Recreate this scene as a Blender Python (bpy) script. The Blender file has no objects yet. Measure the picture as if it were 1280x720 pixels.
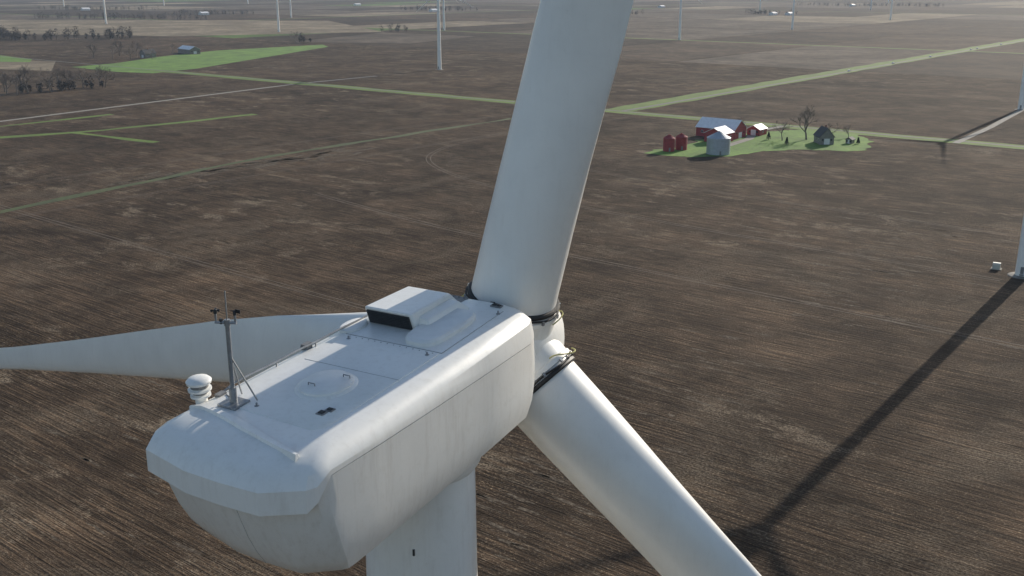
import bpy, bmesh, math, random
from mathutils import Vector, Matrix, noise
random.seed(7)
scene=bpy.context.scene
D=math.radians
H=89.0
AZ=30.0

# ------------------------------------------------------------ materials
def new_mat(name):
    m=bpy.data.materials.new(name); m.use_nodes=True
    nt=m.node_tree; nt.nodes.clear()
    o=nt.nodes.new('ShaderNodeOutputMaterial'); b=nt.nodes.new('ShaderNodeBsdfPrincipled')
    nt.links.new(b.outputs[0],o.inputs[0])
    return m,nt,b
def N(nt,t,**kw):
    n=nt.nodes.new(t)
    for k,v in kw.items(): setattr(n,k,v)
    return n
def ramp(nt,fac,stops):
    r=N(nt,'ShaderNodeValToRGB'); e=r.color_ramp.elements
    while len(e)<len(stops): e.new(0.5)
    for i,(p,c) in enumerate(stops):
        e[i].position=p; e[i].color=(c[0],c[1],c[2],1) if not isinstance(c,(int,float)) else (c,c,c,1)
    nt.links.new(fac,r.inputs[0]); return r.outputs[0]
def coords(nt,rot=0,scale=(1,1,1),kind='Object'):
    # rotate first, then scale (two mapping nodes)
    tc=N(nt,'ShaderNodeTexCoord'); out=tc.outputs[kind]
    if rot:
        mp=N(nt,'ShaderNodeMapping'); mp.inputs['Rotation'].default_value=(0,0,rot); nt.links.new(out,mp.inputs[0]); out=mp.outputs[0]
    if scale!=(1,1,1):
        mp=N(nt,'ShaderNodeMapping'); mp.inputs['Scale'].default_value=scale; nt.links.new(out,mp.inputs[0]); out=mp.outputs[0]
    return out
def noise_n(nt,vec,scale,detail=4,rough=0.6,dist=0):
    n=N(nt,'ShaderNodeTexNoise'); n.inputs['Scale'].default_value=scale
    n.inputs['Detail'].default_value=detail; n.inputs['Roughness'].default_value=rough
    n.inputs['Distortion'].default_value=dist
    nt.links.new(vec,n.inputs['Vector']); return n.outputs['Fac']
def mix(nt,a,b,f,mode='MIX'):
    m=N(nt,'ShaderNodeMix'); m.data_type='RGBA'; m.blend_type=mode
    for s,v in ((6,a),(7,b)):
        if isinstance(v,tuple): m.inputs[s].default_value=(v[0],v[1],v[2],1)
        else: nt.links.new(v,m.inputs[s])
    if isinstance(f,(int,float)): m.inputs[0].default_value=f
    else: nt.links.new(f,m.inputs[0])
    return m.outputs[2]
def math_n(nt,op,a,b=None):
    m=N(nt,'ShaderNodeMath',operation=op)
    for i,v in enumerate((a,b)):
        if v is None: continue
        if isinstance(v,(int,float)): m.inputs[i].default_value=v
        else: nt.links.new(v,m.inputs[i])
    return m.outputs[0]
def bump(nt,b,h,strength,dist):
    bp=N(nt,'ShaderNodeBump'); bp.inputs['Strength'].default_value=strength; bp.inputs['Distance'].default_value=dist
    nt.links.new(h,bp.inputs['Height']); nt.links.new(bp.outputs[0],b.inputs['Normal'])

def simple(name,col,rough=0.7,var=0.25,scale=2.0,metal=0.0):
    m,nt,b=new_mat(name)
    v=coords(nt); n=noise_n(nt,v,scale,5,0.6)
    lo=tuple(c*(1-var) for c in col); hi=tuple(min(1,c*(1+var)) for c in col)
    nt.links.new(ramp(nt,n,[(0.3,lo),(0.7,hi)]),b.inputs['Base Color'])
    b.inputs['Roughness'].default_value=rough; b.inputs['Metallic'].default_value=metal
    return m

def paint_mat(name,base=(0.80,0.81,0.80),dirt=0.3):
    m,nt,b=new_mat(name)
    v=coords(nt)
    n1=noise_n(nt,v,0.8,6,0.65)
    c1=ramp(nt,n1,[(0.3,tuple(x*0.91 for x in base)),(0.62,base)])
    vs=coords(nt,0,(5,5,0.5)); n2=noise_n(nt,vs,1.3,5,0.7)
    d=ramp(nt,n2,[(0.50,0.0),(0.82,1.0)])
    c2=mix(nt,c1,(0.50,0.46,0.40),math_n(nt,'MULTIPLY',d,dirt))
    n3=noise_n(nt,v,28,3,0.6); sp=ramp(nt,n3,[(0.68,0.0),(0.75,1.0)])
    n4=noise_n(nt,v,3.2,6,0.75); gr=ramp(nt,n4,[(0.52,0.0),(0.75,1.0)])
    c3=mix(nt,c2,(0.40,0.37,0.33),math_n(nt,'MULTIPLY',sp,0.35))
    c3=mix(nt,c3,(0.55,0.52,0.46),math_n(nt,'MULTIPLY',gr,dirt*0.9))
    nt.links.new(c3,b.inputs['Base Color'])
    rr=ramp(nt,n1,[(0.3,0.44),(0.7,0.30)]); nt.links.new(rr,b.inputs['Roughness'])
    bump(nt,b,noise_n(nt,v,1.6,3,0.5),0.10,0.04)
    return m
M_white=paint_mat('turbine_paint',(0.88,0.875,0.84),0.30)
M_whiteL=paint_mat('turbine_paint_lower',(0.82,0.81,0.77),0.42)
M_blade=paint_mat('blade_gelcoat',(0.84,0.835,0.80),0.14)
M_black=simple('black_rubber',(0.015,0.015,0.016),0.6,0.3,6)
M_dark=simple('vent_grille',(0.03,0.032,0.035),0.5,0.3,6)
M_steel=simple('galvanised_steel',(0.30,0.31,0.32),0.45,0.2,8,0.6)
M_grey=simple('grey_bracket',(0.20,0.20,0.20),0.6,0.2,8)
M_hose=simple('yellow_hose',(0.35,0.33,0.10),0.6,0.2,8)
M_seam=simple('seam_sealant',(0.36,0.355,0.34),0.7,0.2,8)
M_hatch=simple('hatch_paint',(0.78,0.785,0.77),0.5,0.06,3)
M_red=simple('barn_red',(0.30,0.035,0.04),0.7,0.2,0.8)
M_roofw=simple('white_metal_roof',(0.80,0.80,0.82),0.4,0.10,0.5)
M_roofd=simple('dark_shingles',(0.06,0.06,0.065),0.8,0.3,1)
M_wood=simple('weathered_siding',(0.22,0.20,0.18),0.8,0.25,1)
M_glass=simple('window_glass',(0.03,0.035,0.04),0.15,0.1,1)
M_trim=simple('white_trim',(0.7,0.7,0.7),0.6,0.05,1)
M_bin=simple('bin_steel',(0.36,0.41,0.46),0.45,0.12,1.0,0.35)
M_bark=simple('bark',(0.17,0.14,0.115),0.9,0.35,2)
M_twig=simple('twig_mass',(0.080,0.064,0.052),0.95,0.45,0.15)
M_ever=simple('evergreen',(0.03,0.05,0.02),0.9,0.4,1)
M_gravel=simple('gravel',(0.26,0.24,0.21),0.95,0.25,0.4)
M_asph=simple('road_surface',(0.14,0.135,0.12),0.9,0.2,0.5)
M_car=simple('car_paint_white',(0.75,0.75,0.76),0.25,0.03,1)
M_tyre=simple('tyre',(0.02,0.02,0.02),0.8,0.1,1)

def grass_mat(name,c1,c2,c3):
    m,nt,b=new_mat(name)
    v=coords(nt); n=noise_n(nt,v,0.05,6,0.65); n2=noise_n(nt,v,0.6,4,0.7)
    a=ramp(nt,n,[(0.32,c1),(0.52,c2),(0.70,c3)])
    d=ramp(nt,n2,[(0.3,(0.6,0.6,0.6)),(0.7,(1.15,1.15,1.1))])
    nt.links.new(mix(nt,a,d,1.0,'MULTIPLY'),b.inputs['Base Color'])
    b.inputs['Roughness'].default_value=0.95
    return m
M_lawn=grass_mat('lawn_grass',(0.070,0.135,0.012),(0.110,0.23,0.018),(0.17,0.30,0.030))
M_verge=grass_mat('verge_grass',(0.090,0.130,0.018),(0.110,0.19,0.018),(0.165,0.225,0.032))
M_thin=grass_mat('sparse_grass',(0.050,0.060,0.020),(0.062,0.085,0.022),(0.10,0.10,0.040))

ROWROT=D(38.3)
def soil_mat(name,dark,mid,pale,near=True,tint=1.0):
    m,nt,b=new_mat(name)
    dark=tuple(x*tint for x in dark); mid=tuple(x*tint for x in mid); pale=tuple(x*tint for x in pale)
    v=coords(nt,ROWROT)
    big=noise_n(nt,v,0.010,4,0.60,0.3)
    med=noise_n(nt,v,0.055,6,0.70,0.4)
    vs=coords(nt,ROWROT,(0.18,1,1)); st=noise_n(nt,vs,0.55,5,0.75)
    fine=noise_n(nt,v,1.9,3,0.75)
    s=math_n(nt,'ADD',math_n(nt,'MULTIPLY',big,0.40),math_n(nt,'MULTIPLY',med,0.36))
    s=math_n(nt,'ADD',s,math_n(nt,'MULTIPLY',st,0.24))
    col=ramp(nt,s,[(0.41,dark),(0.50,mid),(0.60,tuple(x*1.8 for x in mid))])
    fl=ramp(nt,fine,[(0.54,0.0),(0.66,1.0)])
    flm=ramp(nt,math_n(nt,'MULTIPLY',st,med),[(0.18,0.15),(0.34,1.0)])
    fl=math_n(nt,'MULTIPLY',math_n(nt,'MULTIPLY',fl,flm),0.80)
    col=mix(nt,col,pale,fl)
    if near:
        # narrow crisp tillage rows
        vr=coords(nt,ROWROT,(0.035,1,1)); rn=noise_n(nt,vr,1.35,3,0.7)
        rn2=noise_n(nt,vr,0.40,3,0.7)
        w=ramp(nt,rn,[(0.36,0.0),(0.64,1.0)])
        wmask=ramp(nt,med,[(0.38,0.35),(0.60,1.0)])
        k=ramp(nt,w,[(0.15,(0.50,0.49,0.48)),(0.55,(1.05,1.04,1.02)),(0.9,(1.55,1.48,1.38))])
        col=mix(nt,col,mix(nt,col,k,1.0,'MULTIPLY'),wmask)
        k2=ramp(nt,rn2,[(0.36,(0.88,0.87,0.86)),(0.5,(1.0,1.0,1.0)),(0.66,(1.18,1.16,1.13))])
        col=mix(nt,col,k2,1.0,'MULTIPLY')
        pn=noise_n(nt,coords(nt,ROWROT,(0.6,1.0,1)),0.060,8,0.78,0.3)
        bigp=noise_n(nt,v,0.0065,2,0.55)
        zone=ramp(nt,bigp,[(0.46,0.08),(0.56,1.0)])
        fm=ramp(nt,fine,[(0.42,0.05),(0.56,1.0)])
        pm=math_n(nt,'MULTIPLY',ramp(nt,pn,[(0.54,0.0),(0.62,1.0)]),zone)
        pm=math_n(nt,'MULTIPLY',pm,fm)
        col=mix(nt,col,pale,math_n(nt,'MULTIPLY',pm,0.85))
        vz=ramp(nt,noise_n(nt,v,0.020,8,0.78,0.8),[(0.51,0.0),(0.62,0.50)])
        col=mix(nt,col,tuple(x*0.66 for x in pale),math_n(nt,'MULTIPLY',vz,fm))
        hgt=math_n(nt,'ADD',math_n(nt,'MULTIPLY',fine,1.1),math_n(nt,'MULTIPLY',w,0.6))
        bump(nt,b,hgt,1.0,0.28)
    nt.links.new(col,b.inputs['Base Color'])
    b.inputs['Roughness'].default_value=0.95
    b.inputs['Specular IOR Level'].default_value=0.08
    return m
SD=(0.029,0.0192,0.0125); SM=(0.057,0.0390,0.0262); SP=(0.29,0.23,0.165)
M_soil=soil_mat('tilled_soil',SD,SM,SP,True,1.0)
M_soilB=soil_mat('tilled_soil_far',SD,SM,SP,False,1.15)
M_soil2=soil_mat('dark_soil',SD,SM,SP,False,0.80)
M_soil3=soil_mat('grey_soil',(0.06,0.048,0.037),(0.10,0.08,0.062),SP,False)
M_soil4=soil_mat('tan_stubble',(0.14,0.112,0.078),(0.20,0.165,0.118),(0.30,0.25,0.18),False)
M_soil5=soil_mat('winter_crop',(0.06,0.09,0.03),(0.08,0.13,0.035),SP,False)

# ------------------------------------------------------------ mesh helpers
def obj_from(name,verts,faces,mat,parent=None,smooth=False,auto=None,mats=None,fm=None):
    me=bpy.data.meshes.new(name); me.from_pydata([tuple(v) for v in verts],[],faces)
    bm=bmesh.new(); bm.from_mesh(me); bmesh.ops.recalc_face_normals(bm,faces=bm.faces); bm.to_mesh(me); bm.free()
    for mm in (mats or [mat]): me.materials.append(mm)
    if fm:
        for p,i in zip(me.polygons,fm): p.material_index=i
    ob=bpy.data.objects.new(name,me); scene.collection.objects.link(ob)
    if parent: ob.parent=parent
    if smooth:
        for p in me.polygons: p.use_smooth=True
        if auto: me.set_sharp_from_angle(angle=D(auto))
    return ob
def empty(name,loc=(0,0,0),rotz=0,parent=None):
    e=bpy.data.objects.new(name,None); e.location=loc; e.rotation_euler=(0,0,rotz); scene.collection.objects.link(e)
    e.empty_display_size=0.5
    if parent: e.parent=parent
    return e
class MB:
    def __init__(s): s.v=[]; s.f=[]
    def box(s,c,d,rot=None):
        b=len(s.v)
        for dx in (-.5,.5):
            for dy in (-.5,.5):
                for dz in (-.5,.5):
                    p=Vector((dx*d[0],dy*d[1],dz*d[2]))
                    if rot is not None: p=rot@p
                    s.v.append(p+Vector(c))
        for f in ((0,1,3,2),(4,6,7,5),(0,4,5,1),(2,3,7,6),(0,2,6,4),(1,5,7,3)): s.f.append([b+i for i in f])
    def tube(s,pts,rad,n=8,cap=True):
        pts=[Vector(p) for p in pts]; b=len(s.v)
        if not isinstance(rad,(list,tuple)): rad=[rad]*len(pts)
        prev=None
        for i,p in enumerate(pts):
            t=(pts[min(i+1,len(pts)-1)]-pts[max(i-1,0)]).normalized()
            if prev is None:
                u=t.orthogonal().normalized()
            else:
                u=prev-t*prev.dot(t)
                u=u.normalized() if u.length>1e-6 else t.orthogonal().normalized()
            prev=u; w=t.cross(u)
            for k in range(n):
                a=2*math.pi*k/n; s.v.append(p+(u*math.cos(a)+w*math.sin(a))*rad[i])
        for i in range(len(pts)-1):
            for k in range(n):
                s.f.append([b+i*n+k,b+i*n+(k+1)%n,b+(i+1)*n+(k+1)%n,b+(i+1)*n+k])
        if cap:
            s.f.append([b+k for k in range(n)][::-1]); s.f.append([b+(len(pts)-1)*n+k for k in range(n)])
    def lathe(s,c,axis,prof,n=32):
        ax=Vector(axis).normalized(); u=ax.orthogonal().normalized(); w=ax.cross(u); b=len(s.v); c=Vector(c)
        for r,d in prof:
            for k in range(n):
                a=2*math.pi*k/n; s.v.append(c+ax*d+(u*math.cos(a)+w*math.sin(a))*max(r,1e-4))
        for i in range(len(prof)-1):
            for k in range(n):
                s.f.append([b+i*n+k,b+i*n+(k+1)%n,b+(i+1)*n+(k+1)%n,b+(i+1)*n+k])
        s.f.append([b+k for k in range(n)][::-1]); s.f.append([b+(len(prof)-1)*n+k for k in range(n)])
    def out(s,name,mat,parent=None,smooth=False,auto=40):
        return obj_from(name,s.v,s.f,mat,parent,smooth,auto)
def bevel(ob,w,seg=2,ang=30):
    m=ob.modifiers.new('bevel','BEVEL'); m.width=w; m.segments=seg; m.limit_method='ANGLE'; m.angle_limit=D(ang)
    return ob

# ------------------------------------------------------------ turbine meshes (turbine-local: x right, y forward, z up)
TILT=Matrix.Translation((0,5.14,80))@Matrix.Rotation(D(4),4,'X')
RX=-1.25
def NP(x,h,z): return TILT@Vector((h,x,z))

def outline(inset,rin,fin):
    base=[(-2.45,-1.0,'F'),(-2.45,0.0,'F'),(-2.45,1.0,'F'),(-2.52,1.45,'F'),(-2.72,1.75,'F'),(-3.1,1.88,''),(-5,1.92,''),(-7,1.94,''),(-9,1.94,''),
          (-10.4,1.92,''),(-10.78,1.90,'r'),(-10.98,1.80,'R'),(-11.42,1.1,'R'),(-11.46,0.2,'R'),(-11.44,-0.65,'R'),(-11.18,-1.92,'R'),(-10.95,-2.06,'r'),(-10.4,-2.06,''),
          (-9,-2.0,''),(-7,-1.96,''),(-5,-1.92,''),(-3.1,-1.88,''),(-2.72,-1.75,'F'),(-2.52,-1.45,'F')]
    o=[]
    for bx,h,t in base:
        x=bx
        hh=h*(1-inset/1.95)
        if t=='R': x+=rin
        if t=='r': x+=rin*0.9
        if t=='F': x-=fin
        if t=='' and x<-10: x=max(x,-10.78+rin*0.9+0.2)
        o.append((x,hh,bx))
    return o
def shell(levels,cap0,cap1):
    v=[];f=[]
    for z,i,r,fi in levels:
        for x,h,bx in outline(i,r,fi):
            zz=z(bx) if callable(z) else z
            v.append(NP(x,h,zz))
    n=24
    for l in range(len(levels)-1):
        for k in range(n):
            f.append([l*n+k,l*n+(k+1)%n,(l+1)*n+(k+1)%n,(l+1)*n+k])
    b=(len(levels)-1)*n
    if cap0: f.append(list(range(n))[::-1])
    if cap1: f.append([b+k for k in range(n)])
    return v,f
seamz=lambda x: 1.06+(-2.7-x)/8.3*0.36
lipz=lambda bx: seamz(bx) if bx>-10.5 else (1.04 if bx>-10.96 and bx<-10.7 else 0.90)
up_levels=[(lambda x:lipz(x)+0.05,0.12,0.36,0.12),(lambda x:lipz(x),0.0,0.0,0.0),(lambda x:seamz(x)+0.10 if x>-10.5 else 1.34,0.0,0.03,0.0),(lambda x:1.54,0.05,0.18,0.04),(1.66,0.15,0.40,0.12),(1.745,0.29,0.68,0.22),(1.79,0.45,0.97,0.34),(1.812,0.62,1.22,0.5)]
lo_levels=[(lambda x:seamz(max(x,-10.4))-0.06,0.14,0.40,0.14),(lambda x:seamz(max(x,-10.4))-0.012,0.006,0.26,0.006),(lambda x:0.86,0.002,0.31,0.002),(0.4,0.0,0.42,0.0),(-0.1,0.02,0.56,0.02),(-0.55,0.08,0.74,0.06),(-0.88,0.20,0.92,0.14),(-1.05,0.40,1.12,0.28),(-1.11,0.68,1.45,0.5)]

def airfoil(c,t,w,n=36):
    pts=[]
    for k in range(n):
        a=2*math.pi*k/n
        cx,cy=0.5*math.cos(a),0.5*math.sin(a)
        x=(1+math.cos(a))/2
        y=5*t*(0.2969*math.sqrt(max(x,0))-0.1260*x-0.3516*x*x+0.2843*x**3-0.1036*x**4)
        y=y if math.sin(a)>=0 else -y*0.75
        y+=0.03*4*x*(1-x)
        ax,ay=x-0.47,y
        pts.append((((1-w)*cx+w*ax)*c,((1-w)*cy+w*ay)*c))
    return pts
def interp(tab,r):
    for i in range(len(tab)-1):
        if r<=tab[i+1][0]:
            a,b=tab[i],tab[i+1]; k=(r-a[0])/(b[0]-a[0]); k=max(0,min(1,k)); return a[1]+(b[1]-a[1])*k
    return tab[-1][1]
def sm(x): x=max(0,min(1,x)); return x*x*(3-2*x)
CH=[(1.4,2.20),(2.2,2.18),(3.5,2.18),(5.5,2.22),(8,2.28),(11,2.18),(15,1.80),(19,1.38),(24,0.98),(30,0.80),(36,0.62),(39.5,0.45),(40.7,0.25),(41,0.08)]
BETA=[(1.4,6),(5,4),(8,3),(14,3),(24,2),(41,0)]
def blade_mesh(phi,parent):
    rad=Vector((math.cos(phi),0,math.sin(phi))); tan=Vector((math.sin(phi),0,-math.cos(phi))); ax=Vector((0,1,0))
    rs=[1.42+i*0.35 for i in range(28)]+[11.2+i*1.0 for i in range(28)]+[39.5,40.3,40.7,41]
    v=[];f=[];n=36
    for r in rs:
        c=interp(CH,r); w=sm((r-1.9)/7.0); t=0.18+0.27*(1-sm((r-3)/14)); be=D(interp(BETA,r))
        cd=tan*math.cos(be)-ax*math.sin(be); nd=-(ax*math.cos(be)+tan*math.sin(be))
        for x,y in airfoil(c,t,w):
            p=rad*r+cd*x+nd*y+ax*(0.058*max(0,r-1.5)+0.0004*r*r)
            v.append(TILT@(p+Vector((0,RX,0))))
    for i in range(len(rs)-1):
        for k in range(n): f.append([i*n+k,i*n+(k+1)%n,(i+1)*n+(k+1)%n,(i+1)*n+k])
    f.append(list(range(n))[::-1]); f.append([(len(rs)-1)*n+k for k in range(n)])
    return v,f

def hub_mesh(phis):
    m=MB()
    c=TILT@Vector((0,RX,0)); A=(TILT.to_3x3()@Vector((0,1,0)))
    m.lathe(c,A,[(0.9,-1.35),(1.05,-1.15),(1.22,-0.9),(1.36,-0.4),(1.40,0.1),(1.36,0.6),(1.22,1.1),(0.95,1.6),(0.6,2.0),(0.25,2.22),(0.0,2.28)],40)
    for ph in phis:
        rd=TILT.to_3x3()@Vector((math.cos(ph),0,math.sin(ph)))
        m.lathe(c,rd,[(1.17,0.3),(1.17,1.12),(1.21,1.16),(1.21,1.28),(1.13,1.30),(1.13,1.44)],44)
    return m
def rotor_extras(phis,parent):
    c=TILT@Vector((0,RX,0)); R3=TILT.to_3x3()
    blk=MB(); stl=MB(); hose=MB()
    for ph in phis:
        rd=R3@Vector((math.cos(ph),0,math.sin(ph))); u=R3@Vector((0,1,0)); w=rd.cross(u)
        ring=[(1.13,1.38),(1.18,1.39),(1.19,1.46),(1.16,1.50),(1.11,1.50)]
        blk.lathe(c,rd,ring,44)
        pts=[]
        for k in range(41):
            a=2*math.pi*k/40; rr=1.20+0.015*math.sin(7*a)+0.01*math.sin(17*a+1)
            pts.append(c+rd*(1.36+0.03*math.sin(5*a+ph))+(u*math.cos(a)+w*math.sin(a))*rr)
        blk.tube(pts,0.028,6,False)
        for k in range(12):
            a=2*math.pi*(k+0.3)/12
            p=c+rd*(1.31)+(u*math.cos(a)+w*math.sin(a))*1.235
            rot=Matrix((u*math.cos(a)+w*math.sin(a),-u*math.sin(a)+w*math.cos(a),rd)).transposed()
            stl.box(p,(0.05,0.06,0.10),rot)
        for off,ra in ((0.9,1.29),(2.9,1.32),(4.6,1.29)):
            pts=[]
            for k in range(15):
                a=off+k*0.075; rr=ra+0.05*math.sin(k*0.45); pts.append(c+rd*(1.22+0.13*math.sin(k*0.35))+(u*math.cos(a)+w*math.sin(a))*rr)
            hose.tube(pts,0.018,6)
    blk.out('blade_root_seal',M_black,parent,True); stl.out('root_bolts',M_steel,parent); hose.out('hydraulic_hoses',M_hose,parent,True)

_cache={}
def turbine(x,y,phi0,detail=False,az=AZ,angles=None):
    T=empty('wind_turbine',(x,y,0),-D(az))
    degs=angles or [phi0+120*i for i in range(3)]
    phis=[D(a) for a in degs]
    def shared(key,name,mk,mat,smooth=True,auto=35,bev=0):
        if key in _cache and not detail:
            ob=bpy.data.objects.new(name,_cache[key]); scene.collection.objects.link(ob); ob.parent=T
        else:
            v,f=mk(); ob=obj_from(name,v,f,mat,T,smooth,auto); _cache[key]=ob.data
        if bev and detail: bevel(ob,bev,2,24)
        return ob
    def tower():
        m=MB(); p=[]
        for i in range(33):
            z=i/32*78.55; r=2.12-(2.12-1.30)*(z/78.55); p.append((r,z))
            if i in (8,16,24): p+= [(r+0.012,z+0.03),(r+0.012,z+0.12),(r-0.002,z+0.15)]
        m.lathe((0,0,0),(0,0,1),p,64); return m.v,m.f
    shared('tower','tower',tower,M_white,True,50)
    d=MB(); d.box((0,-2.12,2.2),(0.95,0.25,2.2)); d.box((0,-2.6,0.9),(1.3,1.2,0.12))
    for i in range(4): d.box((0,-3.3-0.25*i,0.75-0.2*i),(1.1,0.26,0.06))
    shared('door','tower_door_steps',lambda:(d.v,d.f),M_grey,False)
    shared('up','nacelle_cover_upper',lambda:shell(up_levels,False,True),M_white,True,26)
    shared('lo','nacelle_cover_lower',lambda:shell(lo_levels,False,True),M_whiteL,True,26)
    yb=MB(); yb.lathe((0,0,78.2),(0,0,1),[(1.36,0),(1.45,0.15),(1.5,0.9)],48); shared('yaw','yaw_bearing_collar',lambda:(yb.v,yb.f),M_white,True)
    shared('hub%s'%phi0,'hub',lambda:(lambda m:(m.v,m.f))(hub_mesh(phis)),M_white,True,35)
    for i,ph in enumerate(phis):
        shared('b%.1f'%(degs[i]%360),'blade_%d'%(i+1),lambda:blade_mesh(ph,T),M_blade,True,60)
    pad=MB(); pad.lathe((0,0,0),(0,0,1),[(4.2,0.0),(4.0,0.18),(2.6,0.32)],32); shared('pad','foundation',lambda:(pad.v,pad.f),M_gravel,False)
    if detail: details(T,phis)
    return T

def details(T,phis):
    rotor_extras(phis,T)
    R3=TILT.to_3x3()
    pts=[]
    for i in range(31):
        k=i/30; h=-1.85+k*3.25; x=-10.02-0.35*math.sin(k*math.pi*0.5)**2-0.28*k*k
        z=1.81-0.05*k*k-(0.10 if h<-1.5 else 0)*(-(h+1.5)/0.35); pts.append((x,h,z))
    v=[];f=[]
    for i,(x,h,z) in enumerate(pts):
        wd=0.16*(1-abs(i-15)/15*0.8)+0.02
        for dx,dz in ((wd,-0.04),(wd*0.5,0.05),(-wd*0.5,0.05),(-wd,-0.09)): v.append(NP(x+dx,h,z+dz))
    for i in range(30):
        for k in range(3): f.append([i*4+k,i*4+k+1,(i+1)*4+k+1,(i+1)*4+k])
    f.append([0,1,2,3]); f.append([120,121,122,123])
    obj_from('rear_drip_lip',v,f,M_white,T,True,40)
    def slab(name,outl,z0,z1,ins,mat):
        v=[];f=[];n=len(outl)
        cx=sum(p[0] for p in outl)/n; ch=sum(p[1] for p in outl)/n
        for x,h in outl: v.append(NP(x,h,z0))
        for x,h in outl: v.append(NP(x,h,z1-ins))
        for x,h in outl:
            d=Vector((cx-x,ch-h)); L=d.length; d=d/L*ins*1.3
            v.append(NP(x+d.x,h+d.y,z1))
        for l in range(2):
            for k in range(n): f.append([l*n+k,l*n+(k+1)%n,(l+1)*n+(k+1)%n,(l+1)*n+k])
        f.append([2*n+k for k in range(n)]); f.append(list(range(n))[::-1])
        return obj_from(name,v,f,mat,T,True,40)
    def ell(cx,ch,rx,rh,n=40,p=2.0):
        o=[]
        for k in range(n):
            a=2*math.pi*k/n; ca,sa=math.cos(a),math.sin(a)
            o.append((cx+rx*math.copysign(abs(ca)**(2/p),ca),ch+rh*math.copysign(abs(sa)**(2/p),sa)))
        return o
    slab('roof_hatch_round',ell(-8.23,0.08,0.58,0.52),1.79,1.94,0.05,M_hatch)
    slab('roof_hatch_ring',ell(-8.23,0.08,0.67,0.61),1.79,1.85,0.02,M_white)
    slab('roof_hatch_oblong',ell(-4.75,0.52,1.05,0.46,48,3.2),1.79,1.95,0.05,M_hatch)
    slab('roof_hatch_side',ell(-5.45,-1.42,0.42,0.26),1.74,1.88,0.03,M_hatch)
    slab('roof_centre_panel',[(-9.75,-1.2),(-9.85,1.05),(-9.6,1.25),(-5.9,1.25),(-5.9,-1.2)],1.79,1.826,0.012,M_white)
    sj=MB()
    sj.tube([NP(-5.88,-1.30,1.815),NP(-5.88,1.28,1.815)],0.010,5)
    sj.tube([NP(-5.88,1.28,1.815),NP(-3.2,1.22,1.812)],0.009,5)
    sj.tube([NP(-7.4,-1.2,1.828),NP(-7.4,1.25,1.828)],0.005,5)
    for i in range(14): sj.lathe(NP(-5.98,-1.1+i*0.17,1.82),R3@Vector((0,0,1)),[(0.014,0),(0.014,0.016)],6)
    sj.out('roof_panel_joints',M_seam,T)
    # hatch handles and lifting eyes
    hh=MB()
    for cx,ch in ((-8.55,-0.1),(-7.95,0.30)):
        hh.tube([NP(cx,ch,1.93),NP(cx,ch,1.99),NP(cx+0.0,ch+0.16,1.99),NP(cx,ch+0.16,1.93)],0.012,6)
    for cx,ch in ((-9.55,-0.55),(-6.1,1.05),(-6.1,-1.05),(-3.4,1.2)):
        hh.lathe(NP(cx,ch,1.80),R3@Vector((0,0,1)),[(0.05,0),(0.05,0.03),(0.02,0.04),(0.02,0.09)],10)
    hh.out('hatch_handles_and_lifting_eyes',M_steel,T,True)
    def pr(name,pts8,mat,bev):
        v=[NP(*p) for p in pts8]; f=[[0,1,2,3],[7,6,5,4],[0,4,5,1],[1,5,6,2],[2,6,7,3],[3,7,4,0]]
        ob=obj_from(name,v,f,mat,T,True,30); 
        if bev: bevel(ob,bev,3,30)
        return ob
    pr('cooler_housing',[(-5.05,-1.30,1.78),(-5.05,0.06,1.78),(-3.15,0.06,1.78),(-3.15,-1.30,1.78),(-5.20,-1.28,2.24),(-5.20,0.04,2.24),(-3.55,-0.02,2.20),(-3.55,-1.22,2.20)],M_white,0.05)
    pr('cooler_side_cowl',[(-5.0,0.0,1.78),(-5.0,0.42,1.78),(-3.3,0.42,1.78),(-3.3,0.0,1.78),(-4.9,0.0,2.10),(-4.9,0.26,2.06),(-3.6,0.26,2.06),(-3.6,0.0,2.08)],M_white,0.04)
    pr('cooler_intake',[(-5.115,-1.20,1.83),(-5.115,-0.04,1.83),(-5.02,-0.04,1.83),(-5.02,-1.20,1.83),(-5.225,-1.20,2.17),(-5.225,-0.04,2.17),(-5.1,-0.04,2.17),(-5.1,-1.20,2.17)],M_dark,0)
    lv=MB()
    for i in range(7):
        k=(i+0.5)/7; a=NP(-5.13-0.11*k,-1.19,1.835+0.33*k); b=NP(-5.13-0.11*k,-0.05,1.835+0.33*k); lv.tube([a,b],0.008,5)
    lv.out('intake_louvres',M_dark,T)
    vt=MB(); vf=MB()
    for x,h,dx,dh in ((-9.24,0.80,0.11,0.11),(-9.07,0.86,0.08,0.10),(-2.98,0.86,0.12,0.10),(-3.0,0.99,0.09,0.08)):
        vf.box(NP(x,h,1.83),(dh+0.06,dx+0.06,0.03),R3)
        for q in range(3): vt.box(NP(x-dx*0.33+dx*0.33*q,h,1.85),(dh,dx*0.2,0.03),R3)
    vt.out('roof_vents',M_dark,T); vf.out('roof_vent_frames',M_grey,T)
    pl=MB(); pl.box(NP(-3.0,-0.38,1.80),(0.75,0.42,0.05),R3)
    for i in range(5):
        for j in range(2): pl.lathe(NP(-3.15+0.3*j,-0.68+0.15*i,1.82),R3@Vector((0,0,1)),[(0.02,0),(0.02,0.03)],8)
    pl.out('roof_plate',M_grey,T)
    bl=MB()
    for i in range(9): bl.box(NP(-2.55+0.02*math.sin(i),-1.1+0.23*i,1.60+0.05*math.sin(i*2)),(0.12,0.10,0.09),R3)
    bl.out('front_seal_brackets',M_black,T)
    r=MB(); pts=[NP(-9.35,-1.72,1.74)]+[NP(-9.1+i*0.3,-1.58+0.012*i,1.90+0.008*math.sin(i*1.3)) for i in range(21)]+[NP(-2.85,-1.32,1.76)]
    r.tube(pts,0.022,8)
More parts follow.
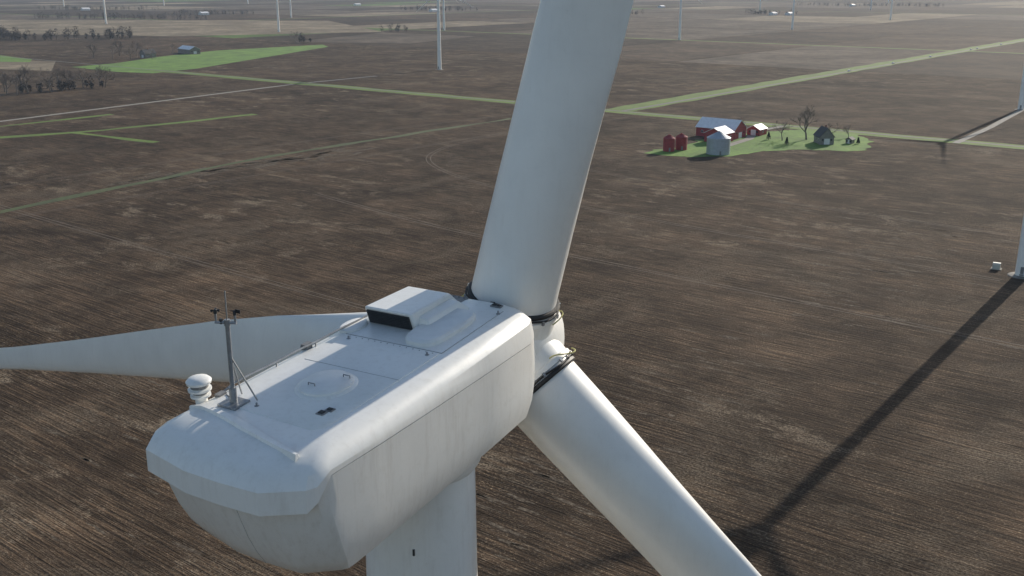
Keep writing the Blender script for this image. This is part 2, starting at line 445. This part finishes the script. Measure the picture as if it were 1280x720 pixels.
    for i in range(0,21,4): r.tube([NP(-9.1+i*0.3,-1.58+0.012*i,1.90),NP(-9.1+i*0.3,-1.58+0.012*i,1.72)],0.018,6)
    pts2=[NP(-9.0+i*0.35,-1.74+0.012*i,1.70+0.006*math.sin(i*2)) for i in range(17)]; r.tube(pts2,0.012,6)
    r.out('safety_rail',M_steel,T,True)
    g=MB(); g.box(NP(-6.85,-1.62,1.80),(0.2,0.16,0.10),R3); g.box(NP(-6.85,-1.62,1.87),(0.12,0.22,0.05),R3); g.out('rail_bracket',M_grey,T)
    b=MB(); U=R3@Vector((0,0,1)); bx,bh,bz=-9.72,-1.86,1.60
    b.lathe(NP(bx,bh,bz),U,[(0.12,0),(0.12,0.22),(0.20,0.24),(0.20,0.28),(0.14,0.29),(0.14,0.35),(0.23,0.37),(0.23,0.41),(0.17,0.42),(0.17,0.50),(0.24,0.52),(0.25,0.57),(0.20,0.62),(0.06,0.64)],28)
    b.out('aviation_light',M_white,T,True)
    b=MB(); b.lathe(NP(bx,bh,bz),U,[(0.145,0.30),(0.145,0.345)],28); b.lathe(NP(bx,bh,bz),U,[(0.175,0.43),(0.175,0.49)],28); b.out('aviation_light_gasket',M_grey,T,True)
    b=MB(); b.box(NP(-9.45,-1.60,1.78),(0.13,0.2,0.12),R3); b.tube([NP(-9.4,-1.5,1.8),NP(-9.5,-1.3,1.83),NP(-9.6,-1.1,1.84)],0.015,6); b.out('junction_box',M_grey,T)
    m=MB(); x0,h0=-9.68,-1.02
    m.box(NP(x0,h0,1.84),(0.46,0.42,0.05),R3)
    Zw=Vector((0,0,1)); base=NP(x0,h0,1.82)
    m.tube([base,base+Zw*0.35],0.075,10); m.tube([base+Zw*0.3,base+Zw*1.62],0.045,10); m.tube([base+Zw*1.6,base+Zw*1.72],0.06,10)
    X=Vector((math.cos(0.4),math.sin(0.4),0))
    for a,bb in ((0.33,0.30),(-0.15,0.38)):
        m.tube([base+Zw*1.0,NP(x0+bb,h0+a,1.84)],0.016,6)
    c=base+Zw*1.66
    m.tube([c-X*0.24,c+X*0.18],0.03,8)
    for sx,hh_ in ((-0.22,0.34),(0.16,0.30)):
        m.tube([c+X*sx,c+X*sx+Zw*hh_*0.55],0.022,8)
    m.tube([c,c+Zw*0.62],0.013,6)
    m.out('met_mast',M_steel,T,True)
    k=MB()
    p=c-X*0.22+Zw*0.20; k.lathe(p,Zw,[(0.035,-0.03),(0.04,0.02),(0.02,0.06)],10)
    for i in range(3):
        a=i*2.1; q=p+Vector((math.cos(a),math.sin(a),0))*0.07+Zw*0.04; k.tube([p+Zw*0.04,q],0.006,5); k.lathe(q,Vector((-math.sin(a),math.cos(a),0)),[(0.005,-0.02),(0.024,0),(0.028,0.02)],8)
    p=c+X*0.16+Zw*0.18; k.lathe(p,Zw,[(0.03,-0.03),(0.035,0.04),(0.015,0.07)],10); k.box(p+Vector((0.06,0.02,0.05)),(0.12,0.01,0.07)); k.tube([p+Zw*0.05,p+Vector((-0.10,-0.02,0.05))],0.01,5)
    k.box(c+Zw*0.0,(0.08,0.08,0.09)); k.box(c-X*0.12+Zw*0.02,(0.05,0.05,0.10))
    k.out('wind_sensors',M_dark,T,True)
    t=MB(); t.box(Vector((0.62,-1.17,76.6)),(0.04,0.04,0.16)); t.out('tower_cable_clip',M_dark,T)
    j=MB()
    pts=[]
    for z,i,rr,fi in lo_levels[2:7]:
        zz=0.86 if callable(z) else z
        pts.append(NP(-11.455+rr-0.002,0.2*(1-i/1.95),zz))
    j.tube(pts,0.008,6)
    j.out('lower_cover_joint',M_seam,T,True)

# ------------------------------------------------------------ ground
def sheet(name,pts,z,mat,parent=None):
    me=bpy.data.meshes.new(name); bm=bmesh.new()
    vs=[bm.verts.new((p[0],p[1],z)) for p in pts]; fc=bm.faces.new(vs)
    bm.normal_update()
    if fc.normal.z<0: fc.normal_flip()
    bmesh.ops.triangulate(bm,faces=[fc]); bm.to_mesh(me); bm.free(); me.materials.append(mat)
    o=bpy.data.objects.new(name,me); scene.collection.objects.link(o)
    if parent: o.parent=parent
    return o
def strip(name,pts,w,z,mat,jit=0.0):
    P=[Vector((p[0],p[1])) for p in pts]; Q=[]
    for i in range(len(P)-1):
        L=(P[i+1]-P[i]).length; n=max(1,int(L/12)) if jit else 1
        for k in range(n): Q.append(P[i]+(P[i+1]-P[i])*k/n)
    Q.append(P[-1]); v=[];f=[]
    for i,q in enumerate(Q):
        t=(Q[min(i+1,len(Q)-1)]-Q[max(i-1,0)]).normalized(); nrm=Vector((-t.y,t.x))
        a=w/2*(1+jit*noise.noise(Vector((q.x*0.03,q.y*0.03,1)))*2); b=w/2*(1+jit*noise.noise(Vector((q.x*0.03,q.y*0.03,9)))*2)
        v.append((q.x+nrm.x*a,q.y+nrm.y*a,z)); v.append((q.x-nrm.x*b,q.y-nrm.y*b,z))
    for i in range(len(Q)-1): f.append([2*i+1,2*i+3,2*i+2,2*i])
    return obj_from(name,v,f,mat)
E=Vector((0.785,-0.62)).normalized()
F=Vector((0.62,0.785)).normalized()
X0=Vector((72,741))
def W(e,f): p=X0+E*e+F*f; return (p.x,p.y)
sheet('ground',[(-14000,-3000),(14000,-3000),(14000,16000),(-14000,16000)],0,M_soil)

pv=[];pf=[];pm=[]
rnd=random.Random(11)
far_m=[M_soil2,M_soil3,M_soilB,M_soil4,M_soil5]
for i in range(-22,22):
    for j in range(0,26):
        e0=i*400;f0=30+j*400
        if j<1 and -3<=i: continue
        split=rnd.choice([1,2,2])
        for s in range(split):
            a0=e0+400/split*s+4;a1=e0+400/split*(s+1)-3
            q=[W(a0,f0+6),W(a1,f0+6),W(a1,f0+392),W(a0,f0+392)]
            b=len(pv); pv+=[(x,y,0.02) for x,y in q]; pf.append([b,b+1,b+2,b+3])
            pm.append(rnd.choices([0,1,2,3,4],[7,4,4,1.8,0.7])[0])
obj_from('field_patchwork',pv,pf,None,mats=far_m,fm=pm)
gv=[];gf=[]
def addstrip(p,q,w,z):
    p=Vector(p);q=Vector(q);t=(q-p).normalized();n=Vector((-t.y,t.x))*w/2;b=len(gv)
    for s in (p+n,p-n,q-n,q+n): gv.append((s.x,s.y,z))
    gf.append([b,b+1,b+2,b+3])
for j in range(2,26,4): addstrip(W(-8500,30+j*400-1),W(8500,30+j*400-1),12,0.05)
for i in range(-20,22,4):
    if i==0: continue
    addstrip(W(i*400,30),W(i*400,10000),12,0.06)
obj_from('grass_verge_far',gv,gf,M_verge)
sheet('stubble_field',[(-1100,1900),(-560,1760),(-228,1910),(-420,2450),(-1350,2500)],0.08,M_soil4)
sheet('stubble_field',[(-620,1130),(-470,1080),(-520,1210),(-720,1300)],0.08,M_soil4)
sheet('stubble_field',[(-330,1600),(-150,1560),(-60,1760),(-228,1890)],0.07,M_soil3)

strip('grass_verge',[W(-560,0),W(1400,0)],17,0.10,M_verge,0.15)
strip('grass_verge',[W(0,0),W(0,6000)],24,0.11,M_verge,0.12)
strip('road',[W(-1500,2.5),W(1400,2.5)],3,0.13,M_asph)
strip('road',[W(5,2.5),W(5,6000)],4,0.135,M_asph)
strip('gravel_road',[(-520,540),(-336,685),(-193,942),(-131,1022)],5,0.07,M_gravel)
strip('gravel_road',[(252,590),(300,655),(364,748)],4,0.14,M_gravel)
strip('gravel_road',[(160,314),(300,200)],5,0.05,M_gravel)
strip('grass_waterway',[(-340,640),(-276,723)],5.5,0.05,M_verge,0.4)
strip('grass_waterway',[(-330,590),(-302,612),(-252,643),(-177,723)],7,0.052,M_verge,0.5)
strip('grass_waterway',[(-267,633),(-203,594)],5.5,0.055,M_verge,0.4)
strip('field_boundary',[(-260,310),(-205,408),(-127,546),(0,701)],5,0.05,M_thin,0.6)
sheet('lawn',[(-470,1130),(-442,1180),(-425,1290),(-388,1400),(-272,1530),(-255,1480),(-297,1271),(-330,1110),(-357,1052),(-400,1070)],0.09,M_lawn)
sheet('lawn',[(-650,1330),(-560,1240),(-545,1200),(-640,1210),(-760,1300)],0.09,M_lawn)
lp0=[(70,555),(78,567),(95,576),(106,600),(126,620),(156,636),(178,646),(198,638),(207,620),(207,598),(198,575),(188,562),(176,563),(161,567),(141,565),(127,554),(116,545),(100,541),(86,543)]
lp=[]
for i in range(len(lp0)):
    a=Vector(lp0[i]);b=Vector(lp0[(i+1)%len(lp0)])
    for k in range(8):
        q=a+(b-a)*k/8; nn=noise.noise(Vector((q.x*0.13,q.y*0.13,3)))*6.0+noise.noise(Vector((q.x*0.5,q.y*0.5,3)))*2.0; d=(q-Vector((150,590))).normalized(); lp.append((q.x+d.x*nn,q.y+d.y*nn))
sheet('lawn',lp,0.09,M_lawn)
strip('gravel_road',[(120,580),(138,606),(150,640),(172,661)],5,0.15,M_gravel)

def patch_mat():
    m,nt,b=new_mat('dry_soil_patch')
    v=coords(nt); f=noise_n(nt,v,1.1,5,0.75)
    nt.links.new(ramp(nt,f,[(0.40,(0.060,0.044,0.031)),(0.52,(0.115,0.09,0.066)),(0.66,(0.24,0.20,0.15))]),b.inputs['Base Color'])
    b.inputs['Roughness'].default_value=0.95; b.inputs['Specular IOR Level'].default_value=0.1
    bump(nt,b,f,0.6,0.2)
    return m
M_dry=patch_mat()
dv=[];df=[]
def patch(cx,cy,rx,ry,ang):
    b=len(dv); n=40
    for k in range(n):
        a=2*math.pi*k/n; q=Vector((math.cos(a)*1.3+cx*0.3,math.sin(a)*1.3+cy*0.3,0))
        rr=1+0.9*noise.noise(q)+0.5*noise.noise(q*3.1)
        x=math.cos(a)*rx*rr;y=math.sin(a)*ry*rr
        dv.append((cx+x*math.cos(ang)-y*math.sin(ang),cy+x*math.sin(ang)+y*math.cos(ang),0.012))
    df.append([b+k for k in range(n)])
ra=random.Random(5)
for i in range(170):
    k=ra.random(); bx=-10+k*165; by=150+k*235
    off=ra.gauss(0,12); px=bx+0.79*off; py=by-0.61*off
    patch(px,py,ra.uniform(0.8,5),ra.uniform(0.12,0.5),math.atan2(-0.61,0.79)+ra.uniform(-0.10,0.10))
for i in range(90):
    px=ra.uniform(90,190); py=ra.uniform(230,420)
    patch(px,py,ra.uniform(1.5,7),ra.uniform(0.15,0.6),math.atan2(-0.61,0.79)+ra.uniform(-0.10,0.10))
for i in range(90):
    k=ra.random(); px=-175+95*k+ra.uniform(-8,8); py=475+95*k+ra.uniform(-10,10)
    patch(px,py,ra.uniform(3,10),ra.uniform(0.5,1.4),math.atan2(0.8,0.6)+ra.uniform(-0.3,0.3))
for i in range(60):
    px=ra.uniform(-95,-45); py=ra.uniform(150,250)
    patch(px,py,ra.uniform(0.8,4),ra.uniform(0.12,0.4),math.atan2(-0.61,0.79)+ra.uniform(-0.10,0.10))
obj_from('dry_soil_patches',dv,df,M_dry)
M_track=simple('wheel_track_soil',(0.120,0.090,0.064),0.95,0.35,0.6)
tv=[];tf=[]
def track(pts,w=0.5,gap=2.2,z=0.016):
    P=[Vector(p) for p in pts]; Q=[]
    for i in range(len(P)-1):
        p0=P[max(i-1,0)];p1=P[i];p2=P[i+1];p3=P[min(i+2,len(P)-1)]
        for k in range(16):
            t=k/16; Q.append(0.5*((2*p1)+(p2-p0)*t+(2*p0-5*p1+4*p2-p3)*t*t+(3*p1-p0-3*p2+p3)*t**3))
    Q.append(P[-1])
    for sgn in (-1,1):
        b=len(tv)
        for i,q in enumerate(Q):
            t=(Q[min(i+1,len(Q)-1)]-Q[max(i-1,0)]).normalized(); n=Vector((-t.y,t.x)); c=q+n*sgn*gap/2
            ww=w/2*(0.7+0.6*abs(noise.noise(Vector((q.x*0.2,q.y*0.2,sgn)))))
            tv.append((c.x+n.x*ww,c.y+n.y*ww,z)); tv.append((c.x-n.x*ww,c.y-n.y*ww,z))
        for i in range(len(Q)-1): tf.append([b+2*i+1,b+2*i+3,b+2*i+2,b+2*i])
def track_EF(pts,**k): track([W(*p) for p in pts],**k)
track_EF([(25,-20),(22,-90),(30,-150),(70,-190),(160,-215),(320,-225)])
track_EF([(12,-18),(10,-110),(18,-200),(60,-250),(160,-280),(330,-290)])
track_EF([(8,-15),(4,-300),(2,-620)])
track_EF([(45,-14),(110,-22),(200,-20),(330,-24)])
track_EF([(60,-330),(160,-345),(300,-350),(380,-352)])
track_EF([(-250,-420),(-100,-425),(60,-430),(240,-432)])
track_EF([(-40,-18),(-60,-200),(-62,-420),(-60,-640)])
obj_from('wheel_tracks',tv,tf,M_track)

# ------------------------------------------------------------ turbines
turbine(-2.17,22.15,75.6,detail=True,angles=[75.6,193.2,316.0])
turbine(160,314,150)
for x,y,p in ((364,750,176),(-75,1097,95),(259,1652,80),(-416,1910,100),(-125,1971,70),(524,2003,90),(-856,2262,75),(-545,2651,90),(878,2491,100),(-1262,3906,80),(-1575,3787,95),(-1021,4169,70),(1100,3300,85),(400,3900,100),(760,3300,75),(-300,4500,90),(1500,4300,80)):
    turbine(x,y,p)
def transformer(x,y):
    e=empty('pad_mounted_transformer',(x,y,0),-D(30))
    m=MB(); m.box((0,0,0.1),(3.2,2.8,0.2)); m.out('pad',M_gravel,e)
    m=MB(); m.box((0,0,1.15),(2.3,1.3,1.9)); m.box((0,-0.95,1.0),(2.2,0.6,1.6)); bevel(m.out('cabinet',simple('cabinet_paint',(0.45,0.46,0.42),0.5,0.05,2),e),0.04)
    m=MB()
    for i in range(8): m.box((-0.9+0.26*i,0.85,1.1),(0.06,0.4,1.3))
    m.out('cooling_fins',M_grey,e)
transformer(155.5,322)

# ------------------------------------------------------------ farm buildings
def gable(name,x,y,w,l,eave,ridge,rot,wall,roof,doors=1,wins=3,chim=False):
    e=empty(name,(x,y,0.1),rot); hw,hl=w/2,l/2
    v=[(-hw,-hl,0),(hw,-hl,0),(hw,hl,0),(-hw,hl,0),(-hw,-hl,eave),(hw,-hl,eave),(hw,hl,eave),(-hw,hl,eave),(0,-hl,ridge),(0,hl,ridge)]
    f=[[0,1,5,8,4],[2,3,7,9,6],[1,2,6,5],[3,0,4,7],[0,3,2,1],[4,8,9,7],[5,6,9,8]]
    obj_from('walls',v,f,wall,e)
    ov=0.5; th=0.22; sl=(ridge-eave)/hw
    v=[];f=[]
    for sg in (-1,1):
        b=len(v)
        x1=sg*(hw+ov); z1=eave-sl*ov+0.05
        for yy in (-hl-ov,hl+ov):
            v+=[(0,yy,ridge+0.05),(x1,yy,z1),(x1,yy,z1+th),(0,yy,ridge+0.05+th)]
        f+=[[b,b+1,b+2,b+3],[b+4,b+7,b+6,b+5],[b,b+4,b+5,b+1],[b+3,b+2,b+6,b+7],[b+1,b+5,b+6,b+2]]
    obj_from('roof',v,f,roof,e)
    if doors:
        m=MB(); m.box((0,-hl-0.03,min(eave,3.4)/2),(min(w*0.4,4),0.08,min(eave,3.4)*0.95)); m.out('door',M_trim,e)
    m=MB(); t=MB()
    for i in range(wins):
        yy=-hl+l*(i+0.7)/(wins+0.4)
        for sg in (-1,1):
            m.box((sg*(hw+0.05),yy,eave*0.55),(0.06,1.1,1.2)); t.box((sg*(hw+0.02),yy,eave*0.55),(0.06,1.4,1.5))
    m.box((-w*0.3,-hl-0.05,eave*0.6),(1.1,0.06,1.2)); m.box((w*0.3,-hl-0.05,eave*0.6),(1.1,0.06,1.2))
    m.out('windows',M_glass,e); t.out('window_trim',M_trim,e)
    if chim:
        m=MB(); m.box((0.6,0,ridge+0.5),(0.8,0.8,2.0)); m.out('chimney',simple('chimney_brick',(0.25,0.12,0.09)),e)
    return e
RR=-D(38.3)
gable('red_barn',124,618,15,25,5.4,10.2,RR+D(90),M_red,M_roofw,1,4)
gable('red_barn',119,598,12,13,5.0,8.0,RR,M_red,M_roofw,1,2)
gable('machine_shed',147,625,8,10,3.6,5.8,RR,M_red,M_roofw,1,1)
gable('farmhouse',177,590,8,11,4.4,9.0,RR+D(40),M_wood,M_roofd,1,3,True)
gable('garden_shed',192,590,3.5,4.5,2.3,3.4,RR,M_wood,M_roofd,1,1)
gable('farmhouse',-435,1271,11,15,5,9.5,RR,M_wood,M_roofd,1,3,True)
gable('machine_shed',-408,1345,14,34,5.5,9,RR+D(80),M_wood,M_roofw,1,3)
def grain_bin(x,y,r,h,wall,roof):
    e=empty('grain_bin',(x,y,0.1)); m=MB()
    p=[]; n=int(h/0.5)
    for i in range(n): p+=[(r,i*h/n),(r+0.06,(i+0.5)*h/n)]
    p.append((r,h)); m.lathe((0,0,0),(0,0,1),p,40); m.out('corrugated_wall',wall,e,True)
    m=MB(); m.lathe((0,0,h),(0,0,1),[(r+0.2,-0.1),(r+0.18,0.02),(0.6,r*0.5),(0.55,r*0.5+0.35),(0.05,r*0.5+0.45)],40)
    for i in range(16):
        a=i*math.pi/8; m.tube([(math.cos(a)*(r+0.1),math.sin(a)*(r+0.1),h+0.08),(math.cos(a)*0.6,math.sin(a)*0.6,h+r*0.5+0.06)],0.06,4)
    m.out('conical_roof',roof,e)
    m=MB(); m.box((0,-r-0.06,1.2),(0.9,0.1,2.0)); 
    for s in (-0.2,0.2): m.tube([(r*0.7+s,-r*0.75,0),(r*0.7+s,-r*0.75,h)],0.03,4)
    m.out('hatch_and_ladder',M_grey,e)
grain_bin(110,553,6.2,8.6,M_bin,M_bin)
grain_bin(85,562,3.1,7.0,M_red,M_red)
grain_bin(92.5,567,3.1,7.0,M_red,M_red)

# ------------------------------------------------------------ bare trees
def bare_tree_mesh(seed,hgt,depth=5):
    r=random.Random(seed); m=MB()
    def br(p,d,L,rad,lev):
        segs=3 if lev<2 else 2; pts=[p]; q=p.copy(); dd=d.copy()
        for i in range(segs):
            dd=(dd+Vector((r.uniform(-1,1),r.uniform(-1,1),r.uniform(-0.3,0.7)))*0.16).normalized(); q=q+dd*L/segs; pts.append(q.copy())
        m.tube(pts,[rad*(1-0.45*i/segs) for i in range(segs+1)],5 if lev<2 else 3,False)
        if lev>=depth: return
        n=3 if lev<3 else 4
        if lev==0: n=5
        for i in range(n):
            k=r.uniform(0.45,1.0) if i else 1.0
            s=pts[0]+(pts[-1]-pts[0])*k if k<1 else pts[-1]
            a=r.uniform(0,6.28); sp=r.uniform(0.45,1.0)
            o=dd.orthogonal().normalized(); o2=dd.cross(o)
            nd=(dd+(o*math.cos(a)+o2*math.sin(a))*sp).normalized()
            br(s,nd,L*r.uniform(0.58,0.80),rad*0.55,lev+1)
    br(Vector((0,0,0)),Vector((0,0,1)),hgt*0.30,hgt*0.022,0)
    return m
TM=[]
for s,hh in ((1,20),(2,14),(3,10)):
    m=bare_tree_mesh(s,hh); o=m.out('bare_tree',M_bark); TM.append(o.data); bpy.data.objects.remove(o)
def tree(x,y,k,sc=1,rz=0):
    o=bpy.data.objects.new('bare_tree',TM[k]); o.location=(x,y,0); o.scale=(sc,)*3; o.rotation_euler=(0,0,rz); scene.collection.objects.link(o)
for x,y,k,s,rz in ((171,604,0,1.35,0),(156,600,1,1.1,1),(184,602,1,1.0,4),(198,612,2,1.0,1),(143,650,2,1.0,2),
    (-396,862,0,1.6,1),(-384,880,1,1.9,2),(-374,890,0,1.3,3),(-368,905,1,1.7,4),(-360,920,0,1.3,5),(-405,870,1,1.7,5),(-352,912,1,1.5,5.5),(-390,905,1,1.8,0.5),(-400,850,1,1.5,0.7),(-380,868,1,1.5,1.7),(-412,858,0,1.2,3.7),(-420,872,0,1.3,2.7),
    (-470,1250,1,1.6,0),(-455,1290,1,1.7,1),(-420,1240,1,1.2,2),(-480,1300,0,1.4,3),(-500,1270,0,1.2,3),(-315,1587,1,1.5,1),(-322,1590,1,1.6,2),(-425,1330,1,1.3,0),(-445,1240,1,1.3,4)):
    tree(x,y,k,s,rz)
def evergreen(x,y,h):
    r=random.Random(int(x*7+y)); v=[];f=[]
    for i in range(700):
        k=r.random()**0.8; z=0.4+k*(h-0.4); R=(1-k)*h*0.30+0.1; a=r.uniform(0,6.28); rr=R*math.sqrt(r.uniform(0.25,1))
        c=Vector((math.cos(a)*rr,math.sin(a)*rr,z)); b=len(v); s=0.38
        for t in range(3): v.append(c+Vector((r.uniform(-s,s),r.uniform(-s,s),r.uniform(-s,s)*0.6)))
        f.append([b,b+1,b+2])
    e=empty('evergreen_tree',(x,y,0)); obj_from('foliage',v,f,M_ever,e); m=MB(); m.tube([(0,0,0),(0,0,h*0.8)],[0.18,0.04],6); m.out('trunk',M_bark,e)
for x,y,h in ((155,586,4.0),(149,604,4.5),(196,588,3.6)): evergreen(x,y,h)
def treemass(pts,w,h,dens):
    r=random.Random(int(pts[0][0])); v=[];f=[]
    for i in range(len(pts)-1):
        p=Vector(pts[i]);q=Vector(pts[i+1]); L=(q-p).length; n=int(L/4.5)
        for t in range(n):
            c=p+(q-p)*r.random()+Vector((r.uniform(-w,w),r.uniform(-w,w))); hh=h*r.uniform(0.5,1.15); R=hh*0.38
            for s in range(dens):
                a=r.uniform(0,6.28);ph=r.uniform(-1.2,1.5);rr=R*r.uniform(0.4,1)
                cc=Vector((c.x+math.cos(a)*math.cos(ph)*rr,c.y+math.sin(a)*math.cos(ph)*rr,max(0.5,hh*0.58+math.sin(ph)*rr*1.2))); b=len(v); sz=1.1
                for _ in range(3): v.append(cc+Vector((r.uniform(-sz,sz),r.uniform(-sz,sz),r.uniform(-sz,sz))))
                f.append([b,b+1,b+2])
            b=len(v); v+=[(c.x-0.3,c.y,0),(c.x+0.3,c.y,0),(c.x+0.1,c.y,hh*0.7),(c.x-0.1,c.y,hh*0.7)]; f.append([b,b+1,b+2,b+3])
    obj_from('distant_trees',v,f,M_twig)
treemass([(-980,1900),(-743,1620),(-606,1722)],18,17,110)
treemass([(-228,1910),(-190,1925)],10,13,70)
treemass([(-320,1580),(-300,1600)],5,10,60)
treemass([(-408,856),(-356,915)],9,9,90)
treemass([(-1150,2600),(-700,2480)],18,15,45)
treemass([(-330,3300),(-120,3200)],25,15,50)
treemass([(100,2900),(330,2870)],22,14,50)
treemass([(640,2900),(760,2850)],25,14,60)
treemass([(-1500,3400),(-1100,3300)],25,14,40)
treemass([(1000,1950),(1080,1900)],15,10,50)
treemass([(300,5200),(1800,5000)],40,16,22)
treemass([(-1900,5200),(-700,5400)],40,16,22)
treemass([(1050,3900),(1500,3750)],30,15,30)
treemass([(-900,2900),(-700,2870)],20,14,40)
for x,y,s in ((690,2840,1),(730,2830,0),(-230,3150,1),(-1300,3280,0),(180,2850,0),(210,2840,1),(1200,3800,1),(-820,2860,1),(500,3600,0),(-560,3900,1),(1250,2600,0)):
    gable('farmhouse' if s==0 else 'machine_shed',x,y,14,24,5,8,RR,M_trim,M_roofw,1,2)

def car(e_,f_):
    x,y=W(e_,f_); e=empty('car',(x,y,0.14),-D(38.3))
    prof=[(-2.2,0.35),(-2.2,0.8),(-1.9,0.95),(-1.3,1.0),(-0.7,1.45),(0.9,1.48),(1.5,1.0),(2.15,0.85),(2.25,0.5),(2.2,0.35)]
    v=[];f=[];n=len(prof)
    for sx in (-0.88,0.88):
        for yy,z in prof: v.append((sx*(0.82 if z>1.1 else 1),yy,z))
    f.append(list(range(n))[::-1]); f.append([n+k for k in range(n)])
    for k in range(n): f.append([k,(k+1)%n,n+(k+1)%n,n+k])
    bevel(obj_from('body',v,f,M_car,e),0.05)
    m=MB(); m.box((0,0.1,1.22),(1.60,1.7,0.32)); m.out('windows',M_glass,e)
    m=MB()
    for sx in (-0.82,0.82):
        for yy in (-1.4,1.4): m.lathe((sx-0.1,yy,0.33),(1,0,0),[(0.33,0),(0.33,0.22)],16)
    m.out('wheels',M_tyre,e)
for e_,f_ in ((5,430),(5,560),(5,690),(5,860),(5,890),(5,1010)): car(e_,f_)

# ------------------------------------------------------------ haze (real homogeneous air volume)
m=bpy.data.materials.new('haze_air'); m.use_nodes=True; nt=m.node_tree; nt.nodes.clear()
o=nt.nodes.new('ShaderNodeOutputMaterial'); vs=nt.nodes.new('ShaderNodeVolumeScatter')
vs.inputs['Color'].default_value=(0.60,0.77,1.0,1); vs.inputs['Density'].default_value=0.000055; vs.inputs['Anisotropy'].default_value=0.0
nt.links.new(vs.outputs[0],o.inputs['Volume'])
hz=MB(); hz.box((0,6500,219),(27000,18000,442)); hz.out('haze_air',m)

# ------------------------------------------------------------ light
S=Vector((math.sin(D(36.8))*math.cos(D(21.8)),math.cos(D(36.8))*math.cos(D(21.8)),math.sin(D(21.8))))
sun=bpy.data.lights.new('sun','SUN'); sun.energy=5.0; sun.angle=D(0.5); sun.color=(1.0,0.93,0.82)
so=bpy.data.objects.new('sun',sun); so.rotation_euler=S.to_track_quat('Z','Y').to_euler(); so.location=(200,300,300); scene.collection.objects.link(so)
w=bpy.data.worlds.new('World'); scene.world=w; w.use_nodes=True; nt=w.node_tree; nt.nodes.clear()
wo=nt.nodes.new('ShaderNodeOutputWorld'); bg=nt.nodes.new('ShaderNodeBackground'); sk=nt.nodes.new('ShaderNodeTexSky')
sk.sky_type='NISHITA'; sk.sun_disc=False; sk.sun_elevation=D(21.8); sk.sun_rotation=D(36.8); sk.altitude=200
bg.inputs['Strength'].default_value=0.13
nt.links.new(sk.outputs[0],bg.inputs[0]); nt.links.new(bg.outputs[0],wo.inputs[0])
scene.view_settings.view_transform='Standard'; scene.view_settings.look='None'; scene.view_settings.exposure=0

cam=bpy.data.cameras.new('camera'); cam.sensor_width=36; cam.lens=1300/1280*36; cam.clip_end=30000; cam.clip_start=0.1
co=bpy.data.objects.new('camera',cam); co.location=(0,0,H); co.rotation_euler=(D(90)-math.atan(385/1300),0,0); scene.collection.objects.link(co)
scene.camera=co
